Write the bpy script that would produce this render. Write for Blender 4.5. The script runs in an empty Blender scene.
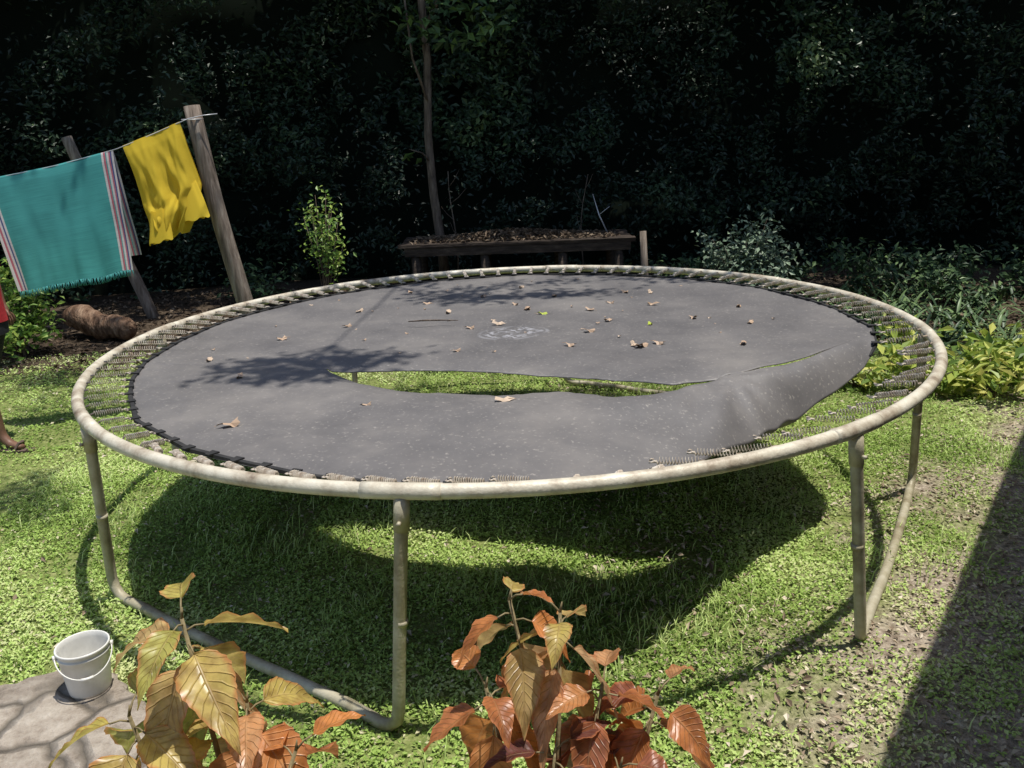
import bpy, math, random
import numpy as np
from mathutils import Vector, Matrix, noise
random.seed(7); rng=np.random.default_rng(7)
sc=bpy.context.scene; COL=sc.collection
pi=math.pi
# ---------------------------------------------------------------- helpers
def link(o,parent=None):
    COL.objects.link(o)
    if parent is not None: o.parent=parent
    return o
def tag(o,label=None,category=None,kind=None,group=None):
    if label:o["label"]=label
    if category:o["category"]=category
    if kind:o["kind"]=kind
    if group:o["group"]=group
    return o
def empty(name,loc=(0,0,0)):
    o=bpy.data.objects.new(name,None); o.location=loc; o.empty_display_size=.1
    COL.objects.link(o); return o
class MB:
    def __init__(s): s.v=[];s.f=[];s.m=[];s.t=[];s.uv=None
    def add(s,v,f,mi=0,tint=.5):
        b=len(s.v); s.v+= [tuple(x) for x in v]; s.f+=[tuple(i+b for i in q) for q in f]; s.m+=[mi]*len(f); s.t+=[tint]*len(v)
    def tube(s,pts,rad,seg=10,mi=0,cap=True,closed=False,tint=.5):
        pts=[Vector(p) for p in pts]; n=len(pts)
        if not hasattr(rad,'__len__'): rad=[rad]*n
        V=[];F=[]
        prev=None
        for i,p in enumerate(pts):
            if closed: t=pts[(i+1)%n]-pts[i-1]
            else: t=pts[min(i+1,n-1)]-pts[max(i-1,0)]
            if t.length<1e-9: t=Vector((0,0,1))
            t.normalize()
            if prev is None:
                a=Vector((0,0,1)) if abs(t.z)<.9 else Vector((1,0,0))
                u=t.cross(a).normalized()
            else:
                u=(prev-t*prev.dot(t)).normalized()
            prev=u; w=t.cross(u)
            for k in range(seg):
                an=2*pi*k/seg
                V.append(p+(u*math.cos(an)+w*math.sin(an))*rad[i])
        m=n if closed else n-1
        for i in range(m):
            j=(i+1)%n
            for k in range(seg):
                F.append((i*seg+k,i*seg+(k+1)%seg,j*seg+(k+1)%seg,j*seg+k))
        if cap and not closed:
            F.append(tuple(range(seg))[::-1]); F.append(tuple((n-1)*seg+k for k in range(seg)))
        s.add(V,F,mi,tint)
    def box(s,c,d,rot=None,mi=0,tint=.5,jit=0):
        V=[];c=Vector(c)
        for x in(-1,1):
            for y in(-1,1):
                for z in(-1,1):
                    q=Vector((x*d[0]/2,y*d[1]/2,z*d[2]/2))+Vector((random.uniform(-jit,jit),random.uniform(-jit,jit),random.uniform(-jit,jit)))
                    if rot: q=rot@q
                    V.append(c+q)
        s.add(V,[(0,1,3,2),(4,6,7,5),(0,4,5,1),(2,3,7,6),(0,2,6,4),(1,5,7,3)],mi,tint)
    def obj(s,name,mats,parent=None,smooth=True,loc=None):
        me=bpy.data.meshes.new(name); me.from_pydata(s.v,[],s.f)
        for m in (mats if isinstance(mats,(list,tuple)) else [mats]): me.materials.append(m)
        me.polygons.foreach_set("material_index",s.m)
        a=me.attributes.new("tint",'FLOAT','POINT'); a.data.foreach_set("value",s.t)
        if smooth: me.polygons.foreach_set("use_smooth",[True]*len(me.polygons))
        me.update()
        o=bpy.data.objects.new(name,me)
        if loc: o.location=loc
        return link(o,parent)
def bulk(name,V,F,tint,mats,parent=None,smooth=False,mi=None,uv=None):
    me=bpy.data.meshes.new(name); V=np.asarray(V,np.float32); F=np.asarray(F,np.int32); k=F.shape[1]
    me.vertices.add(len(V)); me.vertices.foreach_set("co",V.ravel())
    me.loops.add(F.size); me.loops.foreach_set("vertex_index",F.ravel())
    me.polygons.add(len(F)); me.polygons.foreach_set("loop_start",np.arange(len(F),dtype=np.int32)*k)
    for m in (mats if isinstance(mats,(list,tuple)) else [mats]): me.materials.append(m)
    if mi is not None: me.polygons.foreach_set("material_index",np.asarray(mi,np.int32))
    me.polygons.foreach_set("use_smooth",np.full(len(F),smooth))
    a=me.attributes.new("tint",'FLOAT','POINT'); a.data.foreach_set("value",np.asarray(tint,np.float32))
    if uv is not None:
        l=me.uv_layers.new(name="UVMap"); l.data.foreach_set("uv",np.asarray(uv,np.float32)[F.ravel()].ravel())
    me.update(calc_edges=True)
    return link(bpy.data.objects.new(name,me),parent)
def norm(a): return a/(np.linalg.norm(a,axis=1,keepdims=True)+1e-9)
def leaves(P,size,aspect=.45,up=1.0,flat=.0,fold=.35,bias=(0,0,0)):
    N=len(P); size=np.broadcast_to(np.asarray(size,float),(N,)).reshape(N,1)
    n=rng.normal(size=(N,3)); n[:,2]=np.abs(n[:,2])*1+up; n+=np.array(bias); n=norm(n)
    d=rng.normal(size=(N,3)); d[:,2]*=(1-flat); d=norm(d-n*(d*n).sum(1,keepdims=True)); s=np.cross(n,d)
    w=size*aspect*.5
    a=P-d*size*.5; b=P+d*size*.5-n*size*.12; c=P+s*w+n*w*fold; e=P-s*w+n*w*fold
    V=np.stack([a,c,b,e],1).reshape(-1,3)
    i=np.arange(N)[:,None]*4
    F=np.concatenate([i+np.array([0,1,2]),i+np.array([0,2,3])],1).reshape(-1,3)
    return V,F
def nz(p,s=1.0,o=0.0): return noise.noise(Vector((p[0]*s+o,p[1]*s+o*.7,p[2]*s-o)))
# ---------------------------------------------------------------- materials
def newmat(name):
    m=bpy.data.materials.new(name); m.use_nodes=True; nt=m.node_tree; nt.nodes.clear()
    out=nt.nodes.new("ShaderNodeOutputMaterial"); b=nt.nodes.new("ShaderNodeBsdfPrincipled")
    nt.links.new(b.outputs[0],out.inputs[0]); return m,nt,b,out
def N(nt,t,**k):
    n=nt.nodes.new(t)
    for a,b in k.items(): setattr(n,a,b)
    return n
def ramp(nt,stops,src=None,interp='LINEAR'):
    r=nt.nodes.new("ShaderNodeValToRGB"); r.color_ramp.interpolation=interp
    e=r.color_ramp.elements
    while len(e)<len(stops): e.new(.5)
    for x,(p,c) in zip(e,stops): x.position=p; x.color=(*c,1) if len(c)==3 else c
    if src: nt.links.new(src,r.inputs[0])
    return r
def g3(v): return (v,v,v)
def noisy(name,stops,scale=8,rough=.7,bump=.3,bscale=40,detail=4,spec=.4,metal=0,stretch=(1,1,1),bdist=.01,coord="Object"):
    m,nt,b,out=newmat(name); L=nt.links.new
    tc=N(nt,"ShaderNodeTexCoord"); mp=N(nt,"ShaderNodeMapping"); mp.inputs["Scale"].default_value=stretch
    L(tc.outputs[coord],mp.inputs[0])
    n=N(nt,"ShaderNodeTexNoise"); n.inputs["Scale"].default_value=scale; n.inputs["Detail"].default_value=detail; n.inputs["Roughness"].default_value=.65
    L(mp.outputs[0],n.inputs[0]); r=ramp(nt,stops,n.outputs[0]); L(r.outputs[0],b.inputs["Base Color"])
    b.inputs["Roughness"].default_value=rough; b.inputs["Metallic"].default_value=metal; b.inputs["Specular IOR Level"].default_value=spec
    if bump>0:
        n2=N(nt,"ShaderNodeTexNoise"); n2.inputs["Scale"].default_value=bscale; n2.inputs["Detail"].default_value=2; L(mp.outputs[0],n2.inputs[0])
        bp=N(nt,"ShaderNodeBump"); bp.inputs["Strength"].default_value=bump; bp.inputs["Distance"].default_value=bdist
        L(n2.outputs[0],bp.inputs["Height"]); L(bp.outputs[0],b.inputs["Normal"])
    return m
def leafmat(name,stops,rough=.45,trans=.3,spec=.4):
    m,nt,b,out=newmat(name); L=nt.links.new
    at=N(nt,"ShaderNodeAttribute",attribute_name="tint"); r=ramp(nt,stops,at.outputs["Fac"])
    L(r.outputs[0],b.inputs["Base Color"]); b.inputs["Roughness"].default_value=rough; b.inputs["Specular IOR Level"].default_value=spec
    if trans>0:
        tr=N(nt,"ShaderNodeBsdfTranslucent"); L(r.outputs[0],tr.inputs[0])
        ms=N(nt,"ShaderNodeMixShader"); ms.inputs[0].default_value=trans
        L(b.outputs[0],ms.inputs[1]); L(tr.outputs[0],ms.inputs[2]); L(ms.outputs[0],out.inputs[0])
    return m
M_pipe=noisy("galvanised_pipe",[(.25,(.18,.13,.09)),(.38,(.38,.32,.24)),(.55,(.60,.55,.44)),(.8,(.72,.68,.58))],scale=9,rough=.5,bump=.15,bscale=90,spec=.5,metal=.05)
M_leg=noisy("weathered_leg_pipe",[(.25,(.16,.12,.07)),(.45,(.33,.29,.19)),(.7,(.52,.48,.37))],scale=7,rough=.5,bump=.15,bscale=90,spec=.5,metal=.05)
M_spring=noisy("rusty_spring",[(.3,(.24,.16,.12)),(.45,(.50,.42,.34)),(.62,(.70,.65,.57))],scale=5,rough=.5,bump=0,coord="Object")
M_web=noisy("black_webbing",[(.3,(.012,.012,.013)),(.7,(.035,.034,.033))],scale=20,rough=.8,bump=0)
M_wood=noisy("weathered_wood",[(.3,(.08,.06,.045)),(.5,(.19,.15,.12)),(.75,(.34,.29,.24))],scale=5,rough=.9,bump=.8,bscale=14,stretch=(6,6,.6),spec=.2)
M_log=noisy("brown_log",[(.3,(.06,.035,.022)),(.5,(.17,.105,.07)),(.75,(.33,.23,.16))],scale=4,rough=.95,bump=1,bscale=9,stretch=(5,1.2,2),spec=.1,bdist=.03)
M_wooddark=noisy("old_dark_wood",[(.3,(.02,.015,.013)),(.55,(.05,.038,.03)),(.8,(.12,.09,.07))],scale=6,rough=.9,bump=.6,bscale=18,stretch=(1,4,4),spec=.2)
M_bark=noisy("bark",[(.3,(.06,.045,.035)),(.55,(.15,.115,.09)),(.8,(.27,.22,.17))],scale=7,rough=.95,bump=.9,bscale=20,stretch=(3,3,.7),spec=.1,bdist=.02)
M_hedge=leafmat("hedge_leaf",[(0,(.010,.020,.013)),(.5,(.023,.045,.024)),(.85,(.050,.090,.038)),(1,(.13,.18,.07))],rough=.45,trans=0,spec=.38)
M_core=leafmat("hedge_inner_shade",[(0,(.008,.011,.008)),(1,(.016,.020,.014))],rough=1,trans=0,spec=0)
M_crown=leafmat("tree_crown_leaf",[(0,(.02,.04,.015)),(.6,(.05,.10,.03)),(1,(.11,.18,.05))],rough=.45,trans=0)
M_bright=leafmat("bright_shrub_leaf",[(0,(.07,.15,.03)),(.5,(.20,.34,.06)),(1,(.42,.52,.12))],rough=.45,trans=.3)
M_yelgr=leafmat("yellow_green_leaf",[(0,(.10,.18,.035)),(.4,(.30,.40,.07)),(.8,(.55,.58,.14)),(1,(.7,.65,.22))],rough=.45,trans=.3)
M_grey=leafmat("grey_green_leaf",[(0,(.06,.09,.055)),(.6,(.14,.20,.13)),(1,(.26,.33,.22))],rough=.5,trans=0)
M_strap=leafmat("ground_plant_leaf",[(0,(.02,.045,.02)),(.6,(.055,.10,.042)),(1,(.16,.24,.09))],rough=.45,trans=0,spec=.3)
M_grass=leafmat("lawn_leaf",[(0,(.15,.23,.05)),(.3,(.29,.42,.09)),(.6,(.47,.62,.18)),(.82,(.64,.72,.32)),(.92,(.64,.60,.38)),(1,(.70,.62,.46))],rough=.6,trans=.25,spec=.25)
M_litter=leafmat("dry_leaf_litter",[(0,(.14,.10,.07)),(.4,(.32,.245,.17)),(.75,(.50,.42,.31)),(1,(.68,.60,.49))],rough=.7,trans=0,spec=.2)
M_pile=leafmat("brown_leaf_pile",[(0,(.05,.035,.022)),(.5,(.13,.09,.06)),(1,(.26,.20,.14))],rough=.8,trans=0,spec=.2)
M_dry=leafmat("dry_fallen_leaf",[(0,(.20,.12,.07)),(.6,(.45,.32,.22)),(.9,(.6,.48,.36)),(.91,(.36,.46,.06)),(1,(.5,.55,.07))],rough=.6,trans=0)
M_white=noisy("white_plastic",[(.3,(.60,.59,.55)),(.6,(.74,.73,.69)),(.8,(.80,.79,.76))],scale=9,rough=.4,bump=.05)
M_wire=noisy("steel_wire",[(.3,(.35,.35,.36)),(.7,(.6,.6,.62))],rough=.4,bump=0,metal=.3)
M_wall=noisy("plastered_wall",[(.3,(.42,.36,.28)),(.7,(.55,.49,.40))],scale=3,rough=.9,bump=0)
M_roof=noisy("roof_board",[(.3,(.10,.07,.05)),(.7,(.2,.14,.1))],scale=4,rough=.8,bump=0)
M_skin=noisy("brown_skin",[(.3,(.13,.068,.042)),(.7,(.19,.10,.065))],scale=6,rough=.5,bump=.05)
M_red=noisy("red_cloth",[(.3,(.42,.02,.03)),(.7,(.6,.04,.05))],scale=6,rough=.85,bump=.2)
M_black=noisy("dark_cloth",[(.3,(.012,.013,.018)),(.7,(.03,.03,.04))],scale=6,rough=.85,bump=.2)
M_hair=noisy("black_hair",[(.3,(.006,.005,.005)),(.7,(.02,.017,.015))],scale=40,rough=.7,bump=.6)
M_sole=noisy("sandal_rubber",[(.3,(.08,.05,.04)),(.7,(.16,.11,.09))],rough=.7,bump=.1)
M_eye=noisy("eye_white",[(.3,(.5,.48,.45)),(.7,(.6,.58,.55))],rough=.3,bump=0)

BR0,BR1=1.55,2.35
def ground_mat():
    m,nt,b,out=newmat("lawn_soil"); L=nt.links.new
    geo=N(nt,"ShaderNodeNewGeometry")
    n1=N(nt,"ShaderNodeTexNoise"); n1.inputs["Scale"].default_value=1.6; n1.inputs["Detail"].default_value=3; n1.inputs["Roughness"].default_value=.7; L(geo.outputs["Position"],n1.inputs[0])
    n2=N(nt,"ShaderNodeTexNoise"); n2.inputs["Scale"].default_value=34; n2.inputs["Detail"].default_value=3; n2.inputs["Roughness"].default_value=.75; L(geo.outputs["Position"],n2.inputs[0])
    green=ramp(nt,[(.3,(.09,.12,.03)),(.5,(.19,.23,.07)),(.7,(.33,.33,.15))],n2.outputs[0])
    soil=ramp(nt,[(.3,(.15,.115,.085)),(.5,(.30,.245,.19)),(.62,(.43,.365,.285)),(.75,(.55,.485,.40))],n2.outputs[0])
    shade_soil=ramp(nt,[(.3,(.03,.022,.015)),(.5,(.075,.055,.038)),(.75,(.16,.125,.09))],n2.outputs[0])  # brown soil darkened in colour to paint the shade towards the hedge
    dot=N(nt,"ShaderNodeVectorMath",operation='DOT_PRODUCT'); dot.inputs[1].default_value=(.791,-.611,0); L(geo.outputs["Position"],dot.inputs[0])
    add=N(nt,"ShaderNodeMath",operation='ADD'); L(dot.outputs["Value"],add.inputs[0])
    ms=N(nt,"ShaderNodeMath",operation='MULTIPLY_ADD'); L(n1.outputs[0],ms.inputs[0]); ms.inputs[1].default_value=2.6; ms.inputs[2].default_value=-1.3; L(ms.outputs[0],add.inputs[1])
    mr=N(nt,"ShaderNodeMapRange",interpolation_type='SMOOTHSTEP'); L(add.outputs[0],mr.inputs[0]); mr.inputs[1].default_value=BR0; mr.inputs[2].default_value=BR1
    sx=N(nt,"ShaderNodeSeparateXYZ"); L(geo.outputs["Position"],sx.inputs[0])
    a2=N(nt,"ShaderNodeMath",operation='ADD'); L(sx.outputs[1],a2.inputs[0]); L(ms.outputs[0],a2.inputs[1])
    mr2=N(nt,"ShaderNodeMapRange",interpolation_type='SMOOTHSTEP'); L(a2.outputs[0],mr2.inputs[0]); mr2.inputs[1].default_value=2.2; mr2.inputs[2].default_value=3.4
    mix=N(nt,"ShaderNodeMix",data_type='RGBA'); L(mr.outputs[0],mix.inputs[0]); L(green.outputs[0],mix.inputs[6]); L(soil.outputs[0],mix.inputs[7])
    mix2=N(nt,"ShaderNodeMix",data_type='RGBA'); L(mr2.outputs[0],mix2.inputs[0]); L(mix.outputs[2],mix2.inputs[6]); L(shade_soil.outputs[0],mix2.inputs[7])
    L(mix2.outputs[2],b.inputs["Base Color"]); b.inputs["Roughness"].default_value=.95; b.inputs["Specular IOR Level"].default_value=.1
    bp=N(nt,"ShaderNodeBump"); bp.inputs["Strength"].default_value=.8; bp.inputs["Distance"].default_value=.03; L(n2.outputs[0],bp.inputs["Height"]); L(bp.outputs[0],b.inputs["Normal"])
    return m
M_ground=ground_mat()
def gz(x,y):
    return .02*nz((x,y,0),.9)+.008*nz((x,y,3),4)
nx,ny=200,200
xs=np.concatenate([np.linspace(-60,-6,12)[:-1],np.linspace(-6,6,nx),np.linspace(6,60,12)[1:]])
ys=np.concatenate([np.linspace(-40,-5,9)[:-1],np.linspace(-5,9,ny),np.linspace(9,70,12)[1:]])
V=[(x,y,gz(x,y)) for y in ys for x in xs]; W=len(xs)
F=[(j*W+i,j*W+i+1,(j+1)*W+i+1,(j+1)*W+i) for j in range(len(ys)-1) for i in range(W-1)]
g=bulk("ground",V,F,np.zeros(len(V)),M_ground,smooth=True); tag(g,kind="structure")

def pave_mat():
    m,nt,b,out=newmat("flagstone"); L=nt.links.new
    geo=N(nt,"ShaderNodeNewGeometry")
    v=N(nt,"ShaderNodeTexVoronoi",feature='DISTANCE_TO_EDGE'); v.inputs["Scale"].default_value=2.9
    nn=N(nt,"ShaderNodeTexNoise"); nn.inputs["Scale"].default_value=3; nn.inputs["Detail"].default_value=3; L(geo.outputs["Position"],nn.inputs[0])
    va=N(nt,"ShaderNodeVectorMath",operation='MULTIPLY_ADD'); L(nn.outputs["Color"],va.inputs[0]); va.inputs[1].default_value=(.25,.25,.25); L(geo.outputs["Position"],va.inputs[2])
    L(va.outputs[0],v.inputs["Vector"])
    vc=N(nt,"ShaderNodeTexVoronoi"); vc.inputs["Scale"].default_value=2.9; L(va.outputs[0],vc.inputs["Vector"])
    n2=N(nt,"ShaderNodeTexNoise"); n2.inputs["Scale"].default_value=11; n2.inputs["Detail"].default_value=7; n2.inputs["Roughness"].default_value=.75; L(geo.outputs["Position"],n2.inputs[0])
    st=ramp(nt,[(.3,(.17,.14,.11)),(.45,(.34,.29,.24)),(.6,(.46,.41,.35)),(.75,(.58,.53,.47))],n2.outputs[0])
    hv=N(nt,"ShaderNodeMix",data_type='RGBA',blend_type='MULTIPLY'); hv.inputs[0].default_value=.8
    cr=ramp(nt,[(0,(.60,.57,.54)),(.5,(.92,.9,.87)),(1,(1.1,1.07,1.03))],vc.outputs["Color"]); L(st.outputs[0],hv.inputs[6]); L(cr.outputs[0],hv.inputs[7])
    e=ramp(nt,[(0,g3(0)),(.06,g3(1))],v.outputs[0])
    mx=N(nt,"ShaderNodeMix",data_type='RGBA'); L(e.outputs[0],mx.inputs[0]); mx.inputs[6].default_value=(.13,.11,.085,1); L(hv.outputs[2],mx.inputs[7])
    L(mx.outputs[2],b.inputs["Base Color"]); b.inputs["Roughness"].default_value=.85
    ad=N(nt,"ShaderNodeMath",operation='MULTIPLY_ADD'); L(n2.outputs[0],ad.inputs[0]); ad.inputs[1].default_value=1.4; L(e.outputs[0],ad.inputs[2])
    bp=N(nt,"ShaderNodeBump"); bp.inputs["Strength"].default_value=1; bp.inputs["Distance"].default_value=.02; L(ad.outputs[0],bp.inputs["Height"]); L(bp.outputs[0],b.inputs["Normal"])
    return m
M_pave=pave_mat()
poly=[(-1.03,-2.06),(-1.12,-1.93),(-1.30,-1.75),(-1.48,-1.60),(-1.60,-1.62),(-1.82,-1.72),(-2.4,-1.98),(-3.2,-2.4),(-3.6,-3.4),(-2.2,-4.2),(-1.0,-3.3),(-.95,-2.4)]
cx=sum(p[0] for p in poly)/len(poly); cy=sum(p[1] for p in poly)/len(poly)
mb=MB(); fine=[]
for i in range(len(poly)):
    a=poly[i];b=poly[(i+1)%len(poly)]
    for k in range(8):
        t=k/8; fine.append((a[0]+(b[0]-a[0])*t+random.uniform(-.014,.014),a[1]+(b[1]-a[1])*t+random.uniform(-.014,.014)))
n=len(fine)
top=[(x,y,.036) for x,y in fine]; top2=[(cx+(x-cx)*.985,cy+(y-cy)*.985,.046) for x,y in fine]; bot=[(x,y,-.05) for x,y in fine]
mb.add(bot+top+top2,[(i,(i+1)%n,n+(i+1)%n,n+i) for i in range(n)]+[(n+i,n+(i+1)%n,2*n+(i+1)%n,2*n+i) for i in range(n)]+[tuple(range(2*n,3*n))])
o=mb.obj("pavement",M_pave,smooth=False); tag(o,kind="structure")

# ---------------------------------------------------------------- trampoline
R=2.0
def rz(x,y): return .87+.0144*x+.0171*y
tr=empty("trampoline"); tag(tr,"round trampoline with torn sagging dark mat and pale steel frame","trampoline")
mb=MB()
pts=[(R*math.cos(a),R*math.sin(a),rz(R*math.cos(a),R*math.sin(a))) for a in np.linspace(0,2*pi,145)[:-1]]
mb.tube(pts,.0235,14,closed=True)
LEGA=[-143,-99,-56,-12,33,78,124,169]
LEGB=[(-1.68,-1.08),(-.37,-1.985),(1.22,-1.60),(2.07,-.24),(1.68,1.2),(.42,1.96),(-1.15,1.65),(-1.97,.35)]
for a0 in LEGA:
    sl=[]
    for d in np.linspace(-3.4,3.4,7):
        a=math.radians(a0+d); sl.append((R*math.cos(a),R*math.sin(a),rz(R*math.cos(a),R*math.sin(a))))
    mb.tube(sl,.0255,14)
mb.obj("frame_ring",M_pipe,tr)
for i in range(4):
    mb=MB()
    A=[math.radians(LEGA[2*i]),math.radians(LEGA[2*i+1])]; B=[LEGB[2*i],LEGB[2*i+1]]
    T=[Vector((R*math.cos(a),R*math.sin(a),rz(R*math.cos(a),R*math.sin(a))-.018)) for a in A]
    B=[Vector((b[0],b[1],.026)) for b in B]
    dirb=(B[1]-B[0]).normalized()
    path=[]
    for t in np.linspace(0,1,8): path.append(T[0].lerp(B[0]+Vector((0,0,.08)),t))
    rr=.08
    for t in (30,60,90):
        path.append(B[0]+dirb*rr*(1-math.cos(math.radians(t)))+Vector((0,0,rr*(1-math.sin(math.radians(t))))))
    for t in np.linspace(.1,.9,9):
        p=(B[0]+dirb*rr).lerp(B[1]-dirb*rr,t); out=Vector((p.x,p.y,0)).normalized()
        path.append(p+out*.012*math.sin(pi*t)+Vector((0,0,gz(p.x,p.y)+.004)))
    for t in (90,60,30):
        path.append(B[1]-dirb*rr*(1-math.cos(math.radians(t)))+Vector((0,0,rr*(1-math.sin(math.radians(t))))))
    for t in np.linspace(0,1,8): path.append((B[1]+Vector((0,0,.08))).lerp(T[1],t))
    mb.tube(path,.0205,12)
    for k in (0,1):
        p=T[k].lerp(B[k],.0); q=T[k].lerp(B[k],.13)
        mb.tube([p,q],.0240,12)
        q2=T[k].lerp(B[k],.5); q3=T[k].lerp(B[k],.52); mb.tube([q2,q3],.0218,12)
        c=T[k].lerp(B[k],.09); od=Vector((c.x,c.y,0)).normalized(); mb.tube([c+od*.02,c+od*.036],.007,6)
    mb.obj("leg",M_leg,tr)

outf=[(-1.765,-.30),(-1.69,-.62),(-1.60,-.84),(-1.42,-1.19),(-1.10,-1.52),(-.85,-1.68),(-.62,-1.80),(-.35,-1.885),(0,-1.90),(.27,-1.83),(.6,-1.60),(.93,-1.24),(1.20,-.97),(1.40,-.81),(1.58,-.66),(1.70,-.50),(1.765,-.30)]
outz=[0,0,0,-.005,-.005,-.005,-.01,-.015,-.035,-.065,-.12,-.17,-.18,-.145,-.085,-.03,0]
fx=np.array([p[0] for p in outf]); fy=np.array([p[1] for p in outf]); fz=np.array(outz)
aa=np.linspace(pi,0,80); bx=1.765*np.cos(aa); by=np.sqrt(np.maximum(0,1.765**2-bx**2)); by[0]=by[-1]=-.30
ripx=[-.85,-.64,-.489,-.367,-.05,.188,.358,.48,.651,.70,.92]
up_y=[-.51,-.535,-.555,-.58,-.67,-.755,-.835,-.90,-.985,-.975,-.92]
lo_y=[-.51,-.70,-.80,-.86,-.955,-.935,-.995,-1.085,-1.08,-1.04,-.92]
sx_=[-1.765,-1.3]+ripx+[1.25,1.55,1.765]
su_=[-.30,-.42]+up_y+[-.76,-.54,-.30]; sl_=[-.30,-.42]+lo_y+[-.76,-.54,-.30]
NX=260
u=np.linspace(0,pi,NX); X=-1.765*np.cos(u)
YB=np.interp(X,bx,by); YF=np.interp(X,fx,fy); ZF=np.interp(X,fx,fz); SU=np.interp(X,sx_,su_); SL=np.interp(X,sx_,sl_)
jit=np.array([.012*nz((x*14,1,0))+.008*nz((x*45,5,0)) for x in X]); jit2=np.array([.014*nz((x*12,9,0))+.009*nz((x*50,2,0)) for x in X])
inr=(X>-.82)&(X<.88)
SU=SU+np.where(inr,jit,0); SL=SL+np.where(inr,jit2,0)
SU=np.maximum(SU,SL)
def matz(x,y,zf,v,front):
    base=rz(x,y)-.008
    r=math.hypot(x,y)
    sag=-.018*max(0,1-(r/1.75)**2)
    wr=.007*nz((x*3,y*3,0))+.004*nz((x*9,y*5,4))
    z=base+sag+wr
    if front:
        z+=zf*v**1.6
        if -.82<x<.88:
            op=max(0,np.interp(x,sx_,su_)-np.interp(x,sx_,sl_))
            z-=.036*min(1,op/.15)*math.exp(-v*10)
            z+= .014*math.exp(-((v-.28)/.18)**2)*min(1,op/.2)
        d=math.hypot(x-.9,y+.95); an=math.atan2(y+.95,x-.9)
        z+=.010*math.sin(an*9)*math.exp(-((d-.35)/.25)**2)
    else:
        if -.82<x<.88: z-=.014*math.exp(-v*26)
    return z
Vm=[];Fm=[]
NV=44
def half(front):
    b=len(Vm); rows=NV
    for j in range(rows+1):
        v=(j/rows)**1.3
        for i in range(NX):
            y0=SL[i] if front else SU[i]; y1=YF[i] if front else YB[i]
            y=y0+(y1-y0)*v
            Vm.append((X[i],y,matz(X[i],y,ZF[i],v,front)))
    extra=0
    if front:
        for j in range(1,6):
            for i in range(NX):
                w=max(0,min(1,(X[i]+.75)/.5))*max(0,min(1,(1.66-X[i])/.25))
                dr=(.08+.03*nz((X[i]*2.5,0,7)))*w+.006
                t=j/5
                r=math.hypot(X[i],YF[i]); ox=X[i]/r; oy=YF[i]/r
                z0=matz(X[i],YF[i],ZF[i],1,True)
                k=.010*math.sin(t*pi)*(1-t)-.16*t**1.3*w
                Vm.append((X[i]+ox*k,YF[i]+oy*k,z0-dr*t))
        extra=5
    for j in range(rows+extra):
        for i in range(NX-1):
            q=(b+j*NX+i,b+j*NX+i+1,b+(j+1)*NX+i+1,b+(j+1)*NX+i)
            Fm.append(q if not front else q[::-1])
half(False); half(True)
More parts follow.
